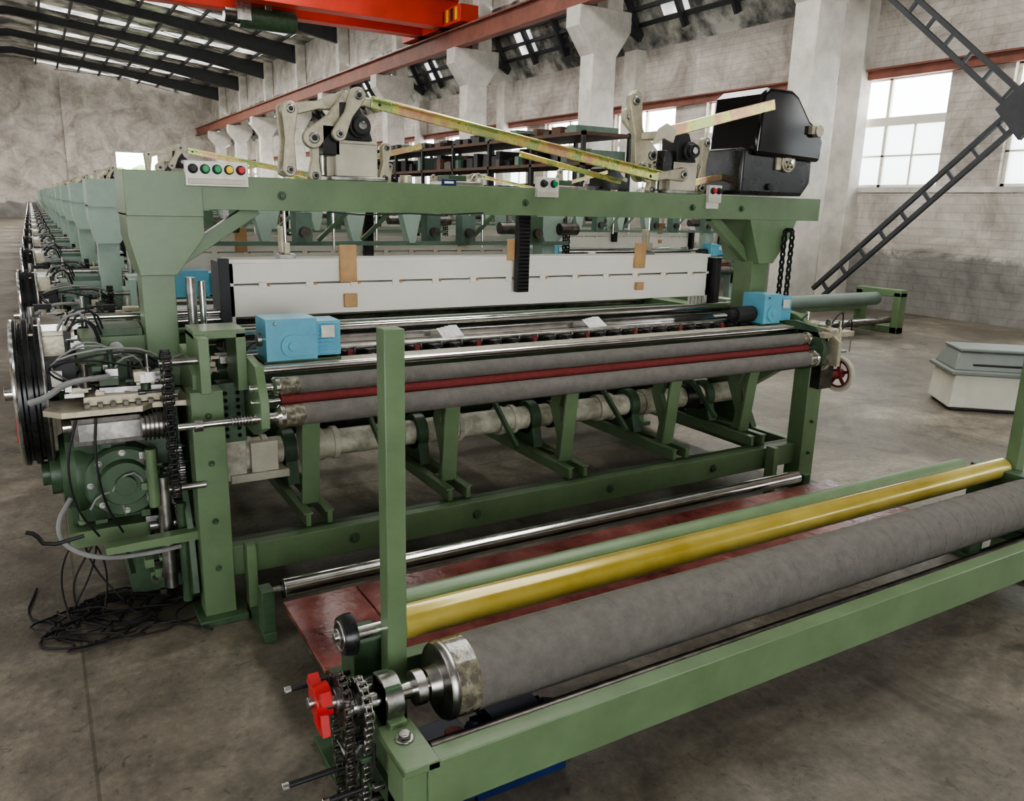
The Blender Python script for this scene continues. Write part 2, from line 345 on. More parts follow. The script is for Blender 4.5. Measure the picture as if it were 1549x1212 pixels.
for k in range(5):
    y=4.03+k*.035
    h.box(.79,3.95,y,y+.024,1.343,1.462,WHITE);h.box(.79,3.95,y-.002,y+.026,1.44,1.462,WHITE)
    h.box(.79,3.95,y,y+.024,1.18,1.335,WHITE)
    for x in(.79,3.925): h.box(x,x+.025,y,y+.024,1.1,1.46,WHITE)
for i in range(13):
    x=.95+i*.235;h.box(x-.02,x+.02,4.02,4.03,1.318,1.352,WHITE);h.cyl((x+.03,4.02,1.335),(x+.03,4.03,1.335),.008,WOOD,seg=8)
h.box(1.34,1.43,4.0,4.02,1.34,1.53,WOOD);h.box(1.36,1.43,4.0,4.02,1.21,1.28,WOOD)
h.box(2.34,2.40,4.0,4.02,1.44,1.56,WOOD);h.box(3.28,3.36,4.0,4.02,1.38,1.54,WOOD);h.box(3.3,3.36,4.0,4.02,1.24,1.29,WOOD)
h.box(2.38,2.46,3.96,4.0,1.26,1.70,BLACKM)
for i in range(20): h.box(2.385,2.455,3.952,3.96,1.27+i*.021,1.28+i*.021,BLACK)
h.box(.735,.785,3.97,4.0,.95,1.47,BLACKM);h.box(.745,.785,4.0,4.22,.95,1.45,BLACKM);h.box(3.955,4.0,3.97,4.22,.95,1.44,BLACKM)
for x in(1.08,3.42):
    h.cyl((x,4.06,1.46),(x,4.06,1.9),.008,CHROME);h.box(x-.04,x+.04,4.03,4.09,1.46,1.485,STEEL);h.box(x-.015,x+.015,4.03,4.09,1.485,1.54,CAST);h.box(x-.03,x-.015,4.03,4.09,1.49,1.62,CAST)
h.done()
t=Part('top_beam',loom,bevel=.006)
t.box(.36,4.47,3.6,3.96,1.70,1.84,GREEN)
t.box(.325,.62,3.59,3.97,1.67,1.850,GREEN)
t.prism([(.325,1.68),(.62,1.68),(.62,1.59),(.50,1.43),(.36,1.43),(.325,1.59)],'y',3.6,3.9,GREEN)
t.box(.365,.495,3.64,3.80,.95,1.44,GREEN)
t.beam((.5,3.72,1.47),(.86,3.72,1.71),.05,.06,GREEN)
t.prism([(3.84,1.7),(4.26,1.7),(4.22,1.6),(4.08,1.43),(3.95,1.43),(3.88,1.6)],'y',3.6,3.9,GREEN)
t.box(3.94,4.08,3.64,3.80,.95,1.44,GREEN)
t.beam((3.97,3.72,1.45),(3.62,3.72,1.71),.05,.06,GREEN)
t.box(.36,.5,3.62,4.6,1.0,1.1,GREEN);t.box(3.95,4.1,3.8,4.6,1.0,1.1,GREEN)
for x in(.95,2.2,3.35,3.75):t.bolt((x,3.6,1.765),(0,-1,0),.013,GREEN_D)
t.tube([(1.15,3.59,1.70),(1.3,3.585,1.69),(1.55,3.585,1.70),(1.7,3.585,1.695),(1.95,3.59,1.71)],.004,BLACKM,6)
t.done()
q=Part('push_button_stations',loom,bevel=.003)
def station(x,cols,w):
    q.box(x-w/2,x+w/2,3.572,3.6,1.795,1.895,TAG);q.box(x-w/2+.01,x+w/2-.01,3.568,3.573,1.803,1.825,BEIGE)
    n=len(cols)
    for i,c in enumerate(cols):
        xx=x+(i-(n-1)/2)*w/n*.95;q.lathe((xx,3.573,1.863),(0,-1,0),[(0,.02),(.008,.02),(.008,.014),(.02,.014)],BLACKM,16);q.lathe((xx,3.556,1.863),(0,-1,0),[(0,.0155),(.01,.013)],c,16)
station(.68,[BLACKM,GRNK,GRNK,YEL,REDK],.25);station(2.32,[BLACKM,GRNK],.13);station(3.5,[REDK,BLACKM],.1)
q.box(1.72,1.8,3.595,3.6,1.835,1.865,NAVY);q.box(1.735,1.785,3.593,3.597,1.845,1.855,PAPER)
q.box(3.45,3.55,3.59,3.6,1.76,1.80,TAG)
q.done()
l=Part('lifting_linkage',loom,bevel=.004)
for x in(1.32,3.32):
    l.box(x-.13,x+.13,3.64,3.90,1.84,1.86,STEEL)
    l.box(x-.1,x+.1,3.66,3.69,1.86,2.01,BEIGE);l.box(x-.1,x-.07,3.69,3.85,1.86,2.01,CAST);l.box(x+.07,x+.1,3.69,3.85,1.86,2.01,CAST);l.box(x-.1,x+.1,3.66,3.85,2.0,2.02,BEIGE)
    l.prism([(x-.08,2.02),(x+.07,2.02),(x+.05,2.08),(x,2.18),(x-.08,2.18)],'y',3.64,3.78,BLACKM)
    l.lathe((x,3.64,2.08),(0,-1,0),[(0,.052),(.03,.052),(.03,.04),(.06,.04)],BLACKM,20);l.lathe((x,3.58,2.08),(0,-1,0),[(0,.02),(.008,.02)],STEEL,10)
    l.cyl((x-.14,3.74,2.02),(x-.14,3.74,1.86),.02,STEEL)
    l.box(x-.16,x-.08,3.66,3.8,1.95,2.08,BLACKS)
    for dx in(-.18,.16):l.dogbone(x+dx,1.86,.03,x+dx+.01,2.0,.025,3.72,3.76,CAST)
for y in(3.70,3.80):
    l.dogbone(1.02,1.88,.03,1.03,2.14,.035,y,y+.02,CAST)
l.dogbone(1.03,2.14,.03,1.3,2.2,.045,3.74,3.78,CAST);l.dogbone(1.12,2.02,.045,1.3,2.19,.045,3.66,3.70,CAST)
l.dogbone(1.22,2.04,.032,1.31,2.21,.036,3.60,3.63,CAST);l.dogbone(1.3,2.2,.04,1.42,2.18,.03,3.64,3.67,CAST)
l.beam((1.38,3.63,2.19),(3.1,3.63,1.93),.012,.055,ZINC);l.beam((1.38,3.60,2.20),(3.1,3.60,1.955),.03,.01,ZINC)
l.dogbone(3.02,1.98,.05,2.95,2.33,.045,3.68,3.72,CAST);l.dogbone(3.08,1.95,.05,3.02,2.36,.04,3.76,3.80,CAST);l.dogbone(2.95,2.25,.05,3.12,2.05,.05,3.72,3.75,BEIGE)
l.dogbone(3.04,1.93,.035,3.3,1.95,.04,3.64,3.67,CAST)
l.beam((2.98,3.46,2.15),(3.80,3.46,2.36),.012,.06,ZINC);l.box(2.95,3.03,3.47,3.62,2.12,2.16,CAST)
l.prism([(2.90,2.08),(2.97,2.12),(3.04,2.1),(3.06,2.17),(2.99,2.2),(2.94,2.17)],'y',3.45,3.47,BEIGE)
l.beam((2.3,3.84,2.02),(3.0,3.84,1.9),.012,.03,ZINC);l.beam((3.4,3.7,1.9),(3.7,3.7,1.96),.012,.04,ZINC)
l.dogbone(3.5,1.88,.04,3.52,2.14,.035,3.70,3.74,CAST)
for x in(1.6,2.0):l.cyl((x,3.75,1.84),(x,3.75,1.88),.03,CAST)
l.done()
l=Part('small_top_gear',loom,bevel=.004)
for x in(1.9,2.55):
    l.box(x-.1,x+.1,3.7,3.9,1.84,1.86,STEEL);l.box(x-.08,x+.02,3.72,3.86,1.86,1.89,GREEN_D)
l.done()
d=Part('dobby_head_cover',loom,bevel=.022,seg=3)
def dx_(pts): return [(3.66+(x-3.70)*.86,z) for x,z in pts]
d.prism(dx_([(3.78,2.08),(3.80,2.42),(3.86,2.46),(4.09,2.46),(4.16,2.43),(4.30,2.30),(4.43,2.24),(4.46,2.18),(4.44,2.06)]),'y',3.5,3.9,BLACK)
d.prism(dx_([(3.70,1.85),(3.70,2.12),(4.40,2.12),(4.42,2.08),(4.42,1.93),(4.34,1.85)]),'y',3.54,3.88,BLACKS)
d.done()
d=Part('dobby_head_fittings',loom,bevel=.002)
xc=4.04
d.lathe((xc,3.54,2.05),(0,-1,0),[(0,.06),(.02,.06),(.02,.05),(.03,.045)],CAST,24)
for k in range(6): d.cyl((xc+.032*math.cos(k*pi/3),3.512,2.05+.032*math.sin(k*pi/3)),(xc+.032*math.cos(k*pi/3),3.506,2.05+.032*math.sin(k*pi/3)),.008,BLACKM,seg=8)
d.cyl((xc,3.51,2.05),(xc,3.49,2.05),.015,CHROME);d.box(xc-.1,xc-.06,3.525,3.54,2.0,2.12,CAST);d.cyl((xc-.14,3.54,1.9),(xc-.14,3.52,1.9),.02,BLACKM)
d.cyl((4.22,3.5,2.24),(4.22,3.46,2.24),.035,CAST);d.box(4.16,4.24,3.47,3.53,2.22,2.27,CAST)
d.done()
def motor(P,x0,x1,yc,zb,hh,m=BLUE):
    P.box(x0,x1,yc-hh*.5,yc+hh*.5,zb,zb+hh,m);P.box(x1,x1+.11,yc-hh*.42,yc+hh*.42,zb+.01,zb+hh*.9,m)
    for k in range(9): P.box(x1+.012,x1+.10,yc-hh*.47,yc+hh*.47,zb+.012+k*hh*.095,zb+.017+k*hh*.095,m)
    P.box(x0+(x1-x0)*.6,x1-.005,yc-hh*.56,yc-hh*.5,zb+.02,zb+hh*.6,m)
    P.lathe((x0+(x1-x0)*.5,yc-hh*.5,zb+hh*.35),(0,-1,0),[(0,.05),(.012,.05),(.012,.02),(.02,.02)],m,20)
    P.box(x1+.02,x1+.08,yc-hh*.49,yc-hh*.47,zb+hh*.5,zb+hh*.8,TAG);P.cyl((x0+.04,yc-hh*.5,zb+hh*.9),(x0+.04,yc-hh*.54,zb+hh*.9),.008,STEEL)
    P.box(x0-.01,x1+.11,yc-hh*.45,yc+hh*.45,zb-.012,zb,GREEN_D)
mo=Part('drive_motors',loom,bevel=.006)
motor(mo,.80,1.02,3.47,1.075,.18);mo.cyl((.78,3.47,1.16),(.8,3.47,1.16),.03,STEEL)
motor(mo,3.83,3.98,3.5,1.075,.18);mo.lathe((3.62,3.5,1.13),(1,0,0),[(0,.03),(.05,.03),(.05,.05),(.2,.05)],BLACKM,20);mo.cyl((3.5,3.5,1.13),(3.62,3.5,1.13),.01,CHROME)
mo.done()
# --- left drive end
g=Part('left_drive_gearing',loom,bevel=.004)
g.box(.22,.46,3.62,4.3,.02,.12,GREEN_D);g.prism([(3.62,.1),(4.3,.1),(4.3,.9),(4.15,1.08),(3.66,1.08),(3.58,.8)],'x',.24,.46,GREEN_D)
g.prism([(3.55,.42),(4.2,.38),(4.25,.85),(4.1,1.0),(3.66,.95),(3.52,.78)],'x',.02,.24,GREEN_D)
g.box(.0,.3,3.5,4.25,.33,.40,GREEN)
g.lathe((.10,3.66,.62),(-1,0,0),[(-.1,.17),(.0,.17),(.03,.185),(.05,.185),(.07,.17),(.10,.15),(.10,.09),(.14,.09),(.14,.05),(.17,.05)],GREEN_D,40)
g.lathe((.22,3.50,.60),(0,-1,0),[(-.1,.15),(.02,.15),(.03,.14),(.03,.1),(.06,.09),(.06,.04),(.09,.04)],GREEN_D,36)
for k in range(8): g.bolt((.22+.125*math.cos(k*pi/4),3.475,.60+.125*math.sin(k*pi/4)),(0,-1,0),.009,STEEL)
g.lathe((.20,3.68,.80),(-1,0,0),[(0,.1),(.08,.1),(.1,.08)],GREEN,28)
g.box(.05,.34,3.40,3.62,.79,.9,DARKST);g.box(.07,.32,3.39,3.40,.81,.88,STEEL);g.cyl((.02,3.5,.85),(.40,3.5,.85),.03,CHROME);g.lathe((.34,3.5,.85),(1,0,0),[(0,.05),(.05,.05)],CAST,20)
g.prism([(-.04,3.40),(.02,3.33),(.30,3.33),(.34,3.38),(.48,3.36),(.48,3.62),(.14,3.64),(.0,3.55)],'z',.925,.948,CAST)
g.prism([(.1,3.4),(.44,3.4),(.4,3.55),(.14,3.55)],'z',.95,.985,CAST)
g.prism([(.16,3.44),(.40,3.42),(.36,3.53),(.2,3.54)],'z',.985,1.01,STEEL)
for i in range(8): g.box(.10+i*.045,.12+i*.045,3.36,3.385,.948,.966,DARKST)
g.box(.12,.42,3.7,4.0,1.02,1.17,GREEN);g.box(.2,.36,3.72,3.95,1.17,1.2,GREEN_D);g.box(.10,.2,3.66,3.72,1.03,1.15,GREEN)
g.cyl((.25,3.69,1.12),(.25,3.70,1.12),.03,STEEL)
g.box(-.02,.09,3.50,3.60,1.0,1.12,BLACKM);g.box(.0,.04,3.48,3.5,1.02,1.08,TAG);g.box(-.02,.06,3.6,3.7,1.08,1.2,CAST)
g.box(-.06,.1,3.62,3.95,1.19,1.21,CAST);g.box(-.04,.06,3.66,3.9,1.21,1.24,CHROME)
for z in(1.18,1.215): g.cyl((.1,4.0,z),(.75,4.0,z),.016,CHROME)
g.cyl((.55,3.6,1.15),(.55,3.6,1.42),.02,STEEL);g.cyl((.6,3.64,1.12),(.6,3.64,1.4),.014,CHROME)
g.lathe((-.12,3.75,.95),(1,0,0),[(0,.1),(0,.27),(-.0,.30),(.018,.30),(.022,.285),(.034,.285),(.038,.30),(.058,.30),(.062,.285),(.074,.285),(.078,.30),(.1,.30),(.1,.26),(.08,.1)],BLACKS,56)
g.torus((-.12,3.75,.95),(1,0,0),.292,.010,CHROME,56,8);g.torus((-.02,3.75,.95),(1,0,0),.296,.007,STEEL,56,8);g.torus((-.12,3.75,.95),(1,0,0),.2,.008,DARKST,48,8)
g.lathe((-.17,3.75,.95),(1,0,0),[(0,.03),(.03,.03),(.03,.06),(.07,.06),(.27,.04),(.37,.04)],CHROME,24)
g.box(-.135,-.12,3.6,3.66,1.05,1.08,YEL);g.box(-.135,-.12,3.52,3.54,.8,.9,REDK)
g.prism(gearpts(3.5,.62,.10,28,.012),'x',.42,.45,STEEL);g.prism(gearpts(3.5,.38,.09,22,.012),'x',.40,.43,STEEL)
g.cyl((.3,3.5,.38),(.5,3.5,.38),.03,STEEL);g.lathe((.39,3.36,.86),(-1,0,0),[(0,.05),(.1,.05)],STEEL,20)
for i in range(7): g.lathe((.30+i*.016,3.36,.86),(1,0,0),[(0,.06),(.006,.06)],DARKST,24)
g.cyl((.36,3.42,.12),(.36,3.42,.62),.028,STEEL);g.cyl((.32,3.40,.5),(.32,3.40,.75),.022,GREEN);g.cyl((.42,3.40,.05),(.42,3.40,.5),.02,GREEN_D)
g.prism([(3.3,.12),(3.42,.05),(3.6,.05),(3.6,.5),(3.45,.58),(3.34,.4)],'x',.43,.455,GREEN_D)
g.prism(gearpts(3.24,1.13,.05,14,.01),'x',.375,.395,DARKST);g.prism(gearpts(3.24,.62,.04,12,.01),'x',.375,.395,DARKST)
g.cyl((.36,3.24,1.13),(.5,3.24,1.13),.014,STEEL);g.cyl((.36,3.24,.62),(.5,3.24,.62),.014,STEEL)
chain_loop(g,.385,3.24,.62,.035,3.24,1.13,.045,.022,.032,BLACKS)
g.prism([(.12,.36),(.47,.36),(.47,.40),(.12,.39)],'y',3.3,3.36,GREEN)
g.tube([(.02,3.5,.55),(-.04,3.42,.48),(-.02,3.36,.40),(.10,3.32,.34),(.3,3.32,.33),(.4,3.34,.33)],.010,GREYC,smooth=2)
g.tube([(-.08,3.36,.99),(-.02,3.34,1.01),(.05,3.36,1.06),(.2,3.45,1.05)],.012,GREYC,smooth=2)
g.tube([(.05,3.3,.46),(-.08,3.3,.44),(-.11,3.3,.50),(-.14,3.3,.51)],.008,BLACKM,smooth=1)
for k in range(7):
    y0=random.uniform(3.45,3.9);g.tube([(random.uniform(0,.2),y0,1.0),(random.uniform(-.05,.15),y0-.1,1.08+random.uniform(0,.08)),(random.uniform(.1,.35),y0-.1,1.14+random.uniform(0,.08)),(random.uniform(.3,.5),y0,1.05)],.0045,random.choice([BLACKM,GREYC]),6,smooth=2)
for k in range(2):
    x0=random.uniform(.05,.3);g.tube([(x0,3.38,.9),(x0+random.uniform(-.06,.06),3.36,.75),(x0+random.uniform(-.08,.08),3.38,.55),(x0+random.uniform(-.1,.1),3.42,.4)],.005,BLACKM,6,smooth=2)
clutter(g,(.0,.42,3.38,3.62,.98,1.08),46,[STEEL,CAST,BLACKM,CHROME,GREEN_D,DARKST],.01,.04)
clutter(g,(.05,.44,3.42,3.55,.42,.76),34,[STEEL,GREEN_D,GREEN_D,GREEN,CAST,DARKST],.01,.035)
clutter(g,(.28,.44,3.42,3.6,.08,.42),24,[DARKST,GREEN_D,BLACKM,GREEN],.012,.04)
clutter(g,(-.06,.42,3.85,4.6,1.06,1.22),44,[STEEL,CAST,BLACKM,CHROME,DARKST])
clutter(g,(.0,.12,3.6,3.9,1.12,1.26),14,[CAST,CHROME,BLACKM],.01,.03)
clutter(g,(.58,.74,3.5,3.7,.98,1.12),12,[STEEL,CAST,BLACKM,CHROME],.01,.03)
g.done()
g=Part('right_take_up_gearing',loom,bevel=.003)
g.box(4.03,4.3,3.1,3.3,1.02,1.05,CAST);g.prism([(3.05,.85),(3.05,1.0),(3.15,1.07),(3.4,1.07),(3.4,.85)],'x',4.1,4.13,CAST)
clutter(g,(4.08,4.28,3.1,3.4,.92,1.1),44,[CHROME,CAST,STEEL,BEIGE],.01,.04)
clutter(g,(3.98,4.12,3.5,3.9,.98,1.15),20,[CHROME,CAST,STEEL,BLACKM],.01,.04)
g.lathe((4.13,3.2,.86),(1,0,0),[(0,.06),(.03,.06),(.03,.04),(.08,.04)],CAST,20)
c=Vector((4.33,3.2,.76));g.torus(c,(1,0,0),.1,.017,BEIGE,32,10)
g.torus(c+Vector((-.005,0,0)),(1,0,0),.083,.008,REDR,32,8)
g.lathe(c-Vector((.12,0,0)),(1,0,0),[(0,.02),(.1,.02),(.1,.034),(.15,.03)],REDR,16)
for k in range(5):
    a=2*pi*k/5+.3;g.beam(c,c+Vector((0,.09*math.cos(a),.09*math.sin(a))),.02,.012,REDR,up=(1,0,0))
g.prism(gearpts(3.34,.76,.09,24,.01),'x',4.26,4.285,STEEL)
g.cyl((4.2,3.2,.76),(4.34,3.2,.76),.018,STEEL)
g.box(4.13,4.25,3.18,3.26,.68,1.0,DARKST)
g.tube([(4.2,3.35,.9),(4.22,3.3,.7),(4.2,3.28,.5),(4.16,3.3,.3)],.012,BLACKM,smooth=1)
chain_loop(g,4.14,3.55,1.2,.03,3.55,1.62,.03,.025,.03,BLACKS)
g.done()
kids=list(loom.children)
# rear let-off units fitted on the neighbouring looms only
ex_e=empty('weaving_loom',(O[0],O[1]+2.5,0))
ex=Part('let_off_brackets',ex_e,bevel=0)
yo=2.5
for i in range(15):
    x=.75+i*.23+random.uniform(-.04,.04);k=random.random();y=3.3+yo+random.uniform(0,.25)
    if k<.35: ex.box(x-.06,x+.06,y,y+.12,1.44,1.66,random.choice([HAZY_MINT_D,GREEN_D]));ex.cyl((x,y-.04,1.52),(x,y,1.52),.04,DARKST)
    elif k<.55: ex.prism([(x-.1,1.7),(x+.08,1.7),(x+.02,1.44),(x-.03,1.44)],'y',y,y+.1,HAZY_MINT)
    elif k<.7: ex.box(x-.05,x+.05,y,y+.004,1.42,1.66,PAPER,rot=('Y',.15))
    elif k<.85: ex.cyl((x-.1,y,1.56),(x+.08,y,1.56),.05,DARKST);ex.box(x-.02,x+.02,y,y+.03,1.56,1.7,STEEL)
    else: ex.cyl((x,y,1.4),(x,y,1.72),.012,CHROME);ex.beam((x-.12,y,1.46),(x+.1,y,1.66),.03,.03,GREEN_D)
ex.box(.6,4.1,3.45+yo,3.5+yo,1.42,1.45,HAZY_MINT_D)
exo=ex.done()
swap={'green_paint':HAZY_MINT,'green_paint_dark':HAZY_MINT_D}
def copy_loom(dx,dy,skip=(),par=None):
    e=par or empty('weaving_loom',(O[0]+dx,O[1]+dy,0))
    for k in kids+([exo] if not par else []):
        if k.name.split('.')[0] in skip: continue
        o=bpy.data.objects.new(k.name.split('.')[0],k.data);bpy.context.collection.objects.link(o);o.parent=e
        for i,s in enumerate(o.material_slots):
            mm=k.data.materials[i]
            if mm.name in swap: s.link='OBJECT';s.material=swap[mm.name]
DB=('dobby_head_cover','dobby_head_fittings')
for k in range(1,19): copy_loom(0,2.5*k,DB+(() if k%3==2 else('lifting_linkage',)),ex_e if k==1 else None)
for k in range(0,14): copy_loom(5.0,5.6+2.6*k,(() if k%4==1 else DB)+(() if k%2 else('lifting_linkage',)))
# ================================================================ foreground batching unit
bu=empty('cloth_batching_frame',(2.4,1.85,0))
a=Part('frame',bu,bevel=.006)
a.box(.735,4.1,1.6,1.66,.20,.352,GREEN)
a.box(.86,4.0,2.16,2.22,.20,.30,GREEN)
a.box(.775,.835,1.97,2.03,.0,1.42,GREEN);a.box(4.15,4.22,1.97,2.03,0,1.42,GREEN)
for xa in(.67,4.10):
    a.box(xa,xa+.12,1.58,2.24,.16,.22,GREEN_D);a.box(xa,xa+.10,1.61,1.72,.02,.34,GREEN);a.box(xa,xa+.12,2.1,2.22,.02,.3,GREEN_D)
    a.box(xa-.04,xa+.16,1.55,2.28,0,.025,GREEN_D)
    a.prism([(1.66,.2),(2.1,.2),(2.1,.34),(1.96,.36),(1.74,.30),(1.66,.34)],'x',xa+.02,xa+.09,GREEN)
a.box(.67,.77,1.6,1.80,.33,.355,GREEN);a.bolt((.72,1.72,.355),(0,0,1),.018,STEEL);a.bolt((.735,1.63,.27),(-1,0,0),.01)
a.box(.70,.80,2.06,2.18,.30,.46,GREEN_D);a.box(4.06,4.16,1.75,2.15,.3,.52,GREEN_D)
a.box(3.6,4.0,1.7,1.8,.22,.27,GREEN)
a.done()
a=Part('batch_roller',bu,bevel=.003)
y,z,R=1.85,.405,.112
a.cyl((.9,y,z),(4.06,y,z),R,SAND,seg=64)
for i in range(27): 
    x=1.02+i*.113;pts=[(x+.07*k/24*1.0,y+(R+.0006)*math.cos(2*pi*k/24),z+(R+.0006)*math.sin(2*pi*k/24)) for k in range(25)];a.tube(pts,.0016,SAND,4)
a.cyl((.9,y,z),(.968,y,z),R+.0012,MOTT,seg=64)
a.lathe((.84,y,z),(1,0,0),[(0,.02),(.0,.045),(.035,.05),(.035,.108),(.045,.114),(.058,.114),(.062,R)],STEEL,48)
a.cyl((.6,y,z),(.9,y,z),.024,CHROME);a.cyl((4.06,y,z),(4.2,y,z),.03,CHROME)
a.lathe((.80,y,z),(1,0,0),[(0,.05),(.03,.05)],STEEL,28)
a.done()
a=Part('guide_tubes',bu,bevel=.003)
a.cyl((.84,2.035,.510),(4.14,2.035,.510),.053,GOLD,seg=48)
a.cyl((.84,2.095,.540),(3.86,2.095,.540),.042,GREEN,seg=40)
a.cyl((.80,1.735,.285),(4.1,1.735,.285),.02,DARKST);a.cyl((.80,1.78,.245),(4.1,1.78,.245),.012,BLACKM)
a.cyl((.70,2.035,.510),(.84,2.035,.510),.02,CHROME)
a.done()
a=Part('chain_drive',bu,bevel=.002)
a.lathe((.70,1.85,.405),(1,0,0),[(0,.035),(.0,.066),(.05,.066),(.05,.035)],STEEL,32);a.box(.70,.75,1.77,1.93,.30,.37,GREEN);a.box(.70,.745,1.80,1.9,.33,.46,GREEN_D)
a.lathe((.66,2.06,.50),(1,0,0),[(0,.02),(0,.056),(.02,.062),(.04,.062),(.04,.035)],BLACKS,32);a.lathe((.65,2.06,.50),(1,0,0),[(0,.026),(.015,.026)],CHROME,16);a.cyl((.64,2.06,.50),(.72,2.06,.50),.014,STEEL)
a.torus((.66,2.06,.50),(1,0,0),.043,.005,STEEL,24,6)
for x,yc in((.645,1.85),(.605,1.9)):
    a.prism(gearpts(yc,.405,.075,20,.012),'x',x-.006,x+.006,DARKST);a.prism(gearpts(1.87,.07,.05,14,.012),'x',x-.006,x+.006,STEEL)
    chain_loop(a,x,1.87,.07,.045,yc,.405,.07,.022,.024,STEEL if x>.63 else DARKST);a.cyl((x-.02,yc,.405),(x+.02,yc,.405),.035,STEEL)
a.cyl((.56,1.9,.405),(.72,1.9,.405),.02,STEEL);a.cyl((.52,1.87,.07),(.80,1.87,.07),.018,STEEL)
a.lathe((.535,1.93,.40),(1,0,0),[(0,.02),(.0,.042),(.045,.048),(.045,.02)],REDK,24);a.lathe((.52,1.93,.40),(1,0,0),[(0,.016),(.02,.016)],STEEL,12)
for k in range(3):
    an=k*2*pi/3+.5;a.beam((.555,1.93+.02*math.cos(an),.40+.02*math.sin(an)),(.555,1.93+.076*math.cos(an),.40+.076*math.sin(an)),.036,.03,REDK,up=(1,0,0))
a.prism([(1.88,.31),(1.93,.31),(1.96,.38),(1.9,.38)],'x',.545,.57,REDK)
for y,z,x0 in((2.1,.345,.5),(1.93,.16,.44),(1.82,.16,.52)):
    a.cyl((x0+.02,y,z),(.72,y,z),.0085,BLACKM);a.cyl((x0,y,z),(x0+.02,y,z),.011,CHROME,seg=10)
clutter(a,(.60,.66,1.72,2.05,.18,.32),16,[STEEL,GREEN_D,BLACKM],.008,.022)
a.done()
a=Part('take_up_motor',bu,bevel=.004)
a.lathe((.98,1.86,.13),(1,0,0),[(0,.05),(.03,.075),(.3,.075),(.34,.06)],NAVY,24);a.box(1.05,1.22,1.78,1.94,.19,.24,NAVY);a.box(.98,1.3,1.78,1.94,.0,.04,NAVY)
for k in range(16):
    an=2*pi*k/16;a.beam((1.02,1.86+.08*math.cos(an),.13+.08*math.sin(an)),(1.26,1.86+.08*math.cos(an),.13+.08*math.sin(an)),.014,.004,NAVY,up=(0,math.sin(an),-math.cos(an)))
a.lathe((.92,1.82,.2),(0,0,1),[(0,.03),(.04,.03)],REDK,16);a.box(.84,.98,1.78,1.94,.02,.2,NAVY)
a.done()
rb=Part('red_walkway_board',None,(2.3,2.6,0),.004)
rb.box(.70,1.0,2.36,2.90,.185,.205,REDB);rb.box(1.005,3.95,2.36,2.90,.185,.205,REDB)
for x in(.78,2.2,3.6):
    rb.box(x,x+.05,2.40,2.45,0,.15,GREEN_D);rb.box(x,x+.05,2.80,2.85,0,.15,GREEN_D);rb.box(x,x+.05,2.38,2.88,.15,.185,GREEN_D)
rb.done()
cr=Part('chrome_cloth_roller',None,(2.3,3.02,0),.003)
cr.cyl((.735,3.02,.20),(3.82,3.02,.20),.04,CHROME,seg=40);cr.cyl((.69,3.02,.20),(3.87,3.02,.20),.016,STEEL)
cr.torus((.735,3.02,.20),(1,0,0),.034,.006,BLACKM,28,6)
for x in(.64,3.84):
    cr.box(x,x+.05,2.97,3.28,.0,.04,GREEN_D);cr.box(x,x+.05,2.98,3.06,.04,.22,GREEN_D);cr.box(x,x+.04,3.22,3.29,.04,.32,GREEN)
cr.done()
cb=Part('cable_coil',None,(.1,3.4,0),0)
for k in range(10):
    cx=random.uniform(.0,.24);cy=random.uniform(3.36,3.58);ra=random.uniform(.1,.25);rbb=random.uniform(.08,.22);ph=random.uniform(0,6);n=40;tt=random.uniform(.8,1.3)
    cb.tube([(cx+ra*math.cos(ph+2*pi*tt*i/n)+.03*math.sin(7*i/n*6+k),cy+rbb*math.sin(ph+2*pi*tt*i/n)+.03*math.cos(i*.4+k),.007+.004*k*abs(math.sin(i*.23+k))) for i in range(n)],.0042,RUBBER,6)
for k in range(5):
    x0=.0+.03*k;xe=random.uniform(-.1,.25);pts=[]
    for i in range(16):
        s=i/15;pts.append((x0+(xe-x0)*s+.07*math.sin(s*5+k),3.75-.3*s+.05*math.sin(s*7+k*2),max(.008,.36*(1-s*1.5)) ))
    cb.tube(pts,.0042,RUBBER,6,smooth=1)
cb.tube([(.24,3.4,.01),(.35,3.30,.012),(.44,3.2,.015),(.47,3.15,.02)],.005,RUBBER,6)
cb.tube([(-.15,3.9,.01),(-.2,3.6,.01),(-.05,3.5,.01),(-.18,3.35,.01),(.0,3.25,.01),(.1,3.3,.01)],.005,RUBBER,6,smooth=2)
cb.done()
# ================================================================ right side objects
ws=Part('warp_beam_stand',None,(10,7.7,0),.01)
ws.cyl((7.6,7.7,.50),(11.1,7.7,.50),.10,GREENROLL,seg=32);ws.cyl((7.6,7.7,.14),(11.1,7.7,.14),.06,STEEL);ws.box(7.6,11.1,7.95,8.05,.30,.38,GREEN)
for x in(7.5,11.1):
    ws.box(x,x+.16,7.3,7.42,0,.62,GREEN);ws.box(x,x+.16,7.95,8.07,0,.62,GREEN);ws.box(x,x+.16,7.3,8.07,.55,.66,GREEN);ws.box(x,x+.16,7.3,8.07,0,.1,GREEN)
ws.lathe((8.46,7.7,.50),(1,0,0),[(0,.2),(.04,.2)],BEIGE,32);ws.cyl((9.2,7.6,.14),(9.6,7.6,.14),.09,NAVY);ws.cyl((10.0,7.45,.2),(11.1,7.45,.2),.05,STEEL)
ws.done()
cv=Part('machine_guard_cover',None,(7.85,3.5,0),.012)
def rotp(P,c,ang):
    R=Matrix.Rotation(ang,3,'Z');return [c+R@(Vector(p)-c) for p in P]
cc=Vector((7.90,3.6,0))
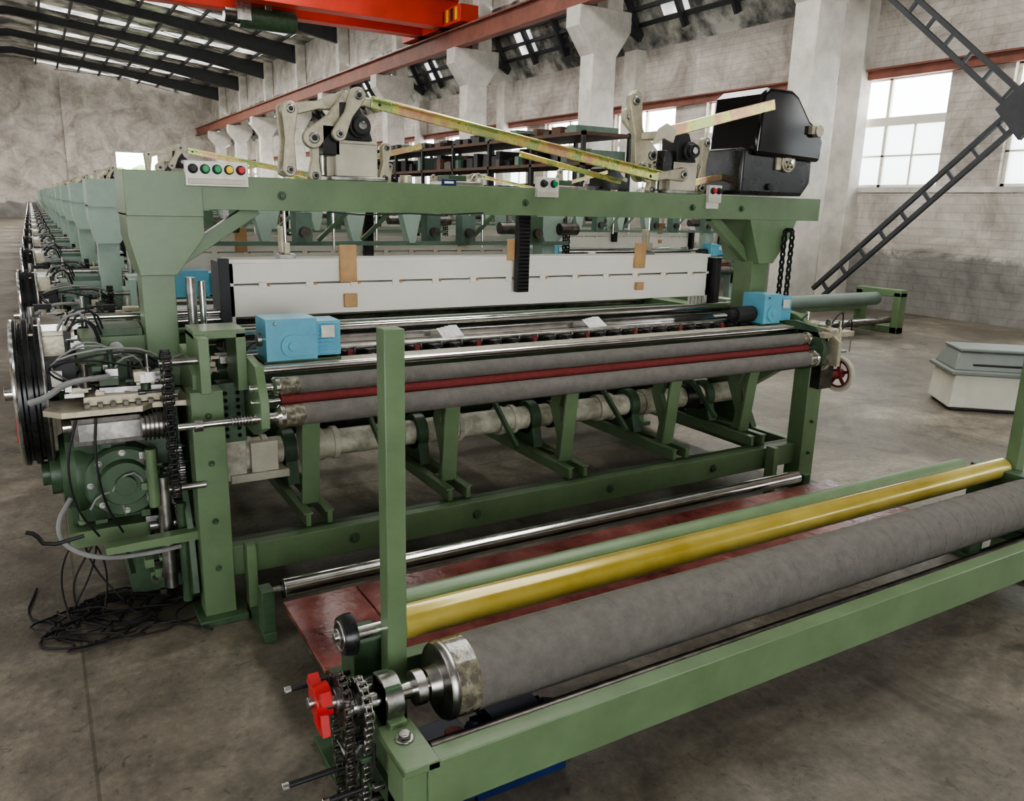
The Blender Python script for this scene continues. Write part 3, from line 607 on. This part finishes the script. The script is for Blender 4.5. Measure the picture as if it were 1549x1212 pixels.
def rb2(x0,x1,y0,y1,z0,z1,m,dx=0,dy=0,dx1=None):
    P=[(x0,y0,z0),(x1,y0,z0),(x1,y1,z0),(x0,y1,z0),(x0+dx,y0+dy,z1),(x1-dx,y0+dy,z1),(x1-dx,y1-dy,z1),(x0+dx,y1-dy,z1)]
    cv.hexa(rotp([(p[0]+.30,p[1]-.22,p[2]) for p in P],cc,-.72),m)
rb2(6.75,8.3,3.72,4.25,.0,.05,BLACKM);rb2(6.72,8.35,3.7,4.28,.03,.34,COVERW,.03,.0);rb2(6.70,8.38,3.66,4.3,.34,.38,COVERG)
rb2(6.74,8.34,3.72,4.28,.38,.54,COVERG,.06,.10);rb2(6.79,8.29,3.80,4.22,.54,.57,COVERG);rb2(6.9,8.18,3.74,3.80,.42,.44,BLACKM)
cv.done()
sc=Part('scrap_metal_pile',None,(10.8,9.6,0),.01)
for i in range(22):
    x=random.uniform(10.4,11.6);y=random.uniform(9.2,9.9);w=random.uniform(.06,.18);hh=random.uniform(.06,.22)
    sc.box(x-w,x+w,y-w*.7,y+w*.7,0,hh,random.choice([COLM,BLACKM,STEEL,HAZY_MINT_D]),rot=('Z',random.uniform(0,3)))
sc.done()
rk=Part('storage_rack',None,(10.3,20,0),0)
for y in range(14,33,2):
    for x in(9.9,11.1): rk.box(x,x+.08,y,y+.08,0,3.3,BLACKM)
for z in(.9,1.8,2.6,3.2):
    rk.box(9.9,11.18,14,32,z,z+.07,BROWN)
    for i in range(70):
        y=random.uniform(14.1,31.5);rk.box(9.95+random.uniform(0,.3),11.1,y,y+random.uniform(.15,.4),z+.07,z+.07+random.uniform(.10,.4 if z<3 else .22),random.choice([BLACKM,BROWN,DARKST,BLACKM,HAZY_MINT_D]))
rk.done()
# ================================================================ building
XW=13.7;YF=69;YB=-9;XL=-13.7
fl=Part('floor',None,bevel=0);fl.box(XL-.5,XW+.5,YB,YF+.5,-.2,0,FLOOR);fl.done()
w=Part('wall_right',None,bevel=0)
w2=Part('wall_left',None,bevel=0)
zs0,zs1,zm0,zm1=2.25,4.2,3.35,3.5
wy=[];y=5.2-3.45*4
while y<YF-3: wy.append((y,y+2.4));y+=3.45
for W_,xa,xb,top in((w,XW,XW+.3,5.6),(w2,XL-.3,XL,9.8)):
    W_.box(xa,xb,YB,YF,0,zs0,WALL);W_.box(xa,xb,YB,YF,zs1,top,WALL)
    prev=YB
    for(y0,y1) in wy:
        if y0>prev: W_.box(xa,xb,prev,y0,zs0,zs1,WALL)
        prev=y1
    W_.box(xa,xb,prev,YF,zs0,zs1,WALL)
w.box(XW-.03,XW,YB,YF,2.16,2.25,COLM)
w.done();w2.done()
for i,(y0,y1) in enumerate(wy):
    e=Part('window_%d'%(i+1),None,(XW,y0,0),0);X0,X1=XW+.1,XW+.16
    e.box(X0-.02,X1,y0,y1,zm0,zm1,WHITE)
    for z in(zs0,zs1-.05):e.box(X0,X1,y0,y1,z,z+.05,WHITE)
    for y in(y0,(y0+y1)/2-.03,y1-.06):e.box(X0,X1,y,y+.06,zs0,zs1,WHITE)
    for y in(y0+.6,y1-.65):e.box(X0+.01,X1-.01,y,y+.035,zs0,zm0,WHITE)
    e.box(X0,X1,y0,y1,2.8,2.83,WHITE);e.box(X0+.03,X0+.035,y0,y1,zs0,zm0,FROST)
    e.done()
w=Part('wall_far',None,bevel=0)
w.box(XL,5.9,YF,YF+.3,0,11,WALL);w.box(8.8,XW,YF,YF+.3,0,11,WALL);w.box(5.9,8.8,YF,YF+.3,4.9,11,WALL)
w.box(2.6,3.3,YF-.35,YF,0,9.8,WALL);w.done()
w=Part('wall_near',None,bevel=0)
w.box(XL,-5,YB-.3,YB,0,11,WALL);w.box(3,XW,YB-.3,YB,0,11,WALL);w.box(-5,3,YB-.3,YB,4.5,11,WALL);w.done()
w=Part('wall_clerestory',None,bevel=0);w.box(12.95,13.1,YB,YF,7.6,9.6,WALL);w.done()
tr=Part('tree',None,(7,75,0),0)
for i in range(40):
    tr.lathe((random.uniform(3,12),random.uniform(73,76),random.uniform(.8,3.4)),(0,0,1),[(-.9,.1),(-.6,.7),(0,1),(.6,.7),(.9,.1)],LEAF,8)
tr.cyl((7,75,-.1),(7,75,2),.2,RUST);tr.done()
g2=Part('ground_outside',None,bevel=0);g2.box(-20,40,YF+.5,90,-.25,-.05,COLM);g2.done()
c=Part('ceiling',None,bevel=0)
zr,ze=10.9,9.5
def roofz(x): return zr-(zr-ze)*abs(x)/13.2
c.hexa([(XL-.3,YB,ze),(0,YB,zr),(0,YF,zr),(XL-.3,YF,ze),(XL-.3,YB,ze+.1),(0,YB,zr+.1),(0,YF,zr+.1),(XL-.3,YF,ze+.1)],ROOF)
c.hexa([(0,YB,zr),(13.2,YB,ze),(13.2,YF,ze),(0,YF,zr),(0,YB,zr+.1),(13.2,YB,ze+.1),(13.2,YF,ze+.1),(0,YF,zr+.1)],ROOF)
c.hexa([(12.9,YB,7.5),(14.1,YB,5.5),(14.1,YF,5.5),(12.9,YF,7.5),(12.9,YB,7.6),(14.1,YB,5.6),(14.1,YF,5.6),(12.9,YF,7.6)],ROOF)
y=2
while y<YF:
    for s in(-1,1):
        c.hexa([(s*1.2,y,roofz(1.2)-.03),(s*12,y,roofz(12)-.03),(s*12,y+.9,roofz(12)-.03),(s*1.2,y+.9,roofz(1.2)-.03),(s*1.2,y,roofz(1.2)-.01),(s*12,y,roofz(12)-.01),(s*12,y+.9,roofz(12)-.01),(s*1.2,y+.9,roofz(1.2)-.01)],RGLOW)
    c.hexa([(13.0,y,7.28),(13.6,y,6.28),(13.6,y+.9,6.28),(13.0,y+.9,7.28),(13.0,y,7.30),(13.6,y,6.30),(13.6,y+.9,6.30),(13.0,y+.9,7.30)],RGLOW)
    y+=3.3
c.done()
T=None
def truss(y):
    global T
    if T is None:
        P=Part('roof_portal_frame',None,(0,0,0),0)
        for s in(-1,1):
            P.prism([(s*13.0,ze-.15),(0,zr-.12),(0,zr-.5),(s*6,roofz(6)-.55),(s*12.8,ze-1.0)],'y',-.03,.03,DSTEEL)
            P.beam((s*12.8,0,ze-1.0),(s*6,0,roofz(6)-.55),.22,.03,DSTEEL);P.beam((s*6,0,roofz(6)-.55),(0,0,zr-.5),.22,.03,DSTEEL)
        T=P.done();T.location=(0,y,0)
    else:
        o=bpy.data.objects.new('roof_portal_frame',T.data);bpy.context.collection.objects.link(o);o.location=(0,y,0)
cols=[3.85+6.6*k for k in range(10)]
for y in cols: truss(y)
P=Part('roof_purlins_and_rafters',None,bevel=0)
for k in range(1,10):
    for s in(-1,1):
        x=s*13*k/10;z=roofz(x)-.06;P.box(x-.05,x+.05,YB,YF,z-.14,z,DSTEEL)
for y in cols:
    for s in(-1,1): P.beam((s*1,y,roofz(1)-.3),(s*12,y+6.6,roofz(12)-.3),.03,.03,DSTEEL);P.beam((s*12,y,roofz(12)-.3),(s*1,y+6.6,roofz(1)-.3),.03,.03,DSTEEL)
    for dy in(-3.3,-1.65,0,1.65): P.beam((12.96,y+dy,7.2),(13.69,y+dy,5.95),.09,.16,DSTEEL)  # lean-to rafters, joined into the purlin mesh
    P.beam((12.96,y,6.3),(13.69,y,5.9),.12,.16,DSTEEL)
for k in range(4):
    x=13.0+k*.2;z=7.42-(x-12.9)*1.667;P.box(x-.03,x+.03,YB,YF,z-.1,z,DSTEEL)
P.done()
C0=None
for y in cols:
    if C0 is None:
        P=Part('crane_column',None,(12.4,0,0),.02)
        P.box(12.05,12.75,-.27,.27,0,5.7,COLM)
        P.prism([(12.05,5.35),(12.75,5.35),(13.15,5.95),(13.15,6.4),(11.6,6.4),(11.6,5.95)],'y',-.29,.29,COLM)
        P.box(12.45,12.93,-.22,.22,6.4,9.45,COLM)
        C0=P.done();C0.location=(12.4,y,0)
    else:
        o=C0.copy();bpy.context.collection.objects.link(o);o.location=(12.4,y,0);o.name='crane_column'
P=Part('crane_rail_beam',None,bevel=0)
P.box(11.78,11.82,YB,YF,6.42,6.95,RUST);P.box(11.66,11.94,YB,YF,6.91,6.95,RUST);P.box(11.66,11.94,YB,YF,6.41,6.45,RUST);P.box(11.77,11.83,YB,YF,6.95,7.01,STEEL);P.done()
P=Part('wall_tie_beam',None,bevel=0);P.box(XW-.12,XW-.01,YB,YF,4.16,4.34,RUST);P.box(XW-.2,XW-.01,YB,YF,4.31,4.34,RUST);P.done()
P=Part('trim_1',None,bevel=0)
for y in cols:P.box(XW-.3,XW,y-.25,y+.25,0,5.6,COLM)
P.done()
P=Part('cross_bracing',None,(12.4,7,0),0)
def lattice(p0,p1):
    p0=Vector(p0);p1=Vector(p1);d=(p1-p0).normalized();n=Vector((0,-d.z,d.y))*.12
    P.beam(p0+n,p1+n,.07,.07,DSTEEL);P.beam(p0-n,p1-n,.07,.07,DSTEEL)
    k=16
    for i in range(k):
        a_=p0+(p1-p0)*(i+.5)/k;P.beam(a_+n,a_-n,.05,.05,DSTEEL)
lattice((12.4,9.85,.3),(12.4,4.35,5.42));lattice((12.4,9.85,6.0),(12.4,4.35,1.31))
P.prism([(6.25,3.3),(6.65,2.85),(7.05,3.3),(6.65,3.7)],'x',12.34,12.44,DSTEEL)
P.done()
cn=empty('overhead_crane',(0,25,7))
P=Part('girders',cn,bevel=.02)
for y in(24.2,25.8):
    P.box(-12.2,12.0,y-.25,y+.25,7.02,7.85,CRANE);P.box(-12.2,12.0,y-.32,y+.32,7.8,7.86,CRANE)
P.box(11.5,12.1,22.8,27.2,7.02,7.5,CRANE);P.box(-12.1,-11.5,22.8,27.2,7.02,7.5,CRANE)
for i in range(6): P.box(11.48,11.5,23+i*.3,23.15+i*.3,7.1,7.45,BLACKM if i%2 else YEL)
P.done()
P=Part('hoist_trolley',cn,bevel=.02)
P.box(5.6,7.2,24.0,26.0,7.86,8.1,GREEN_D);P.cyl((5.6,25,6.75),(7.2,25,6.75),.3,GREEN_D);P.cyl((5.2,25,6.75),(5.6,25,6.75),.2,DARKST);P.box(5.5,5.9,24.7,25.3,6.6,7.1,STEEL);P.box(6.3,6.5,24.8,25.2,6.9,7.9,STEEL)
P.done()
def area(name,loc,sx,sy,pw,col=(1,.98,.94),rot=(0,0,0)):
    L=bpy.data.lights.new(name,'AREA');L.shape='RECTANGLE';L.size=sx;L.size_y=sy;L.energy=pw;L.color=col
    o=bpy.data.objects.new(name,L);o.location=loc;o.rotation_euler=rot;bpy.context.collection.objects.link(o);return o
area('roof_fill_1',(6,12,9.2),2.5,28,1500);area('roof_fill_2',(-5,12,9.2),2.5,28,450)  # area lamps added under the roof as soft fill from above
area('roof_fill_3',(4,46,9.2),4,30,4200)  # lamp added to brighten the far wall and background
W=bpy.data.worlds.new('World');bpy.context.scene.world=W;W.use_nodes=True
bg=W.node_tree.nodes['Background'];bg.inputs[0].default_value=(.96,.98,1,1);bg.inputs[1].default_value=7.5
bpy.context.scene.view_settings.view_transform='AgX'
bpy.context.scene.view_settings.look='AgX - Medium High Contrast'
cam=bpy.data.cameras.new('camera');co=bpy.data.objects.new('camera',cam);bpy.context.collection.objects.link(co)
cam.sensor_width=36;cam.sensor_fit='HORIZONTAL';cam.lens=36*1200/1549;cam.clip_end=300;cam.clip_start=.05
R=Matrix(((.8614,.1,-.498),(-.5073,.2185,-.8336),(.0254,.9707,.2389)))
q_=R.to_quaternion();q_.normalize()
co.rotation_mode='QUATERNION';co.rotation_quaternion=q_;co.location=(0,0,1.75)
bpy.context.scene.camera=co
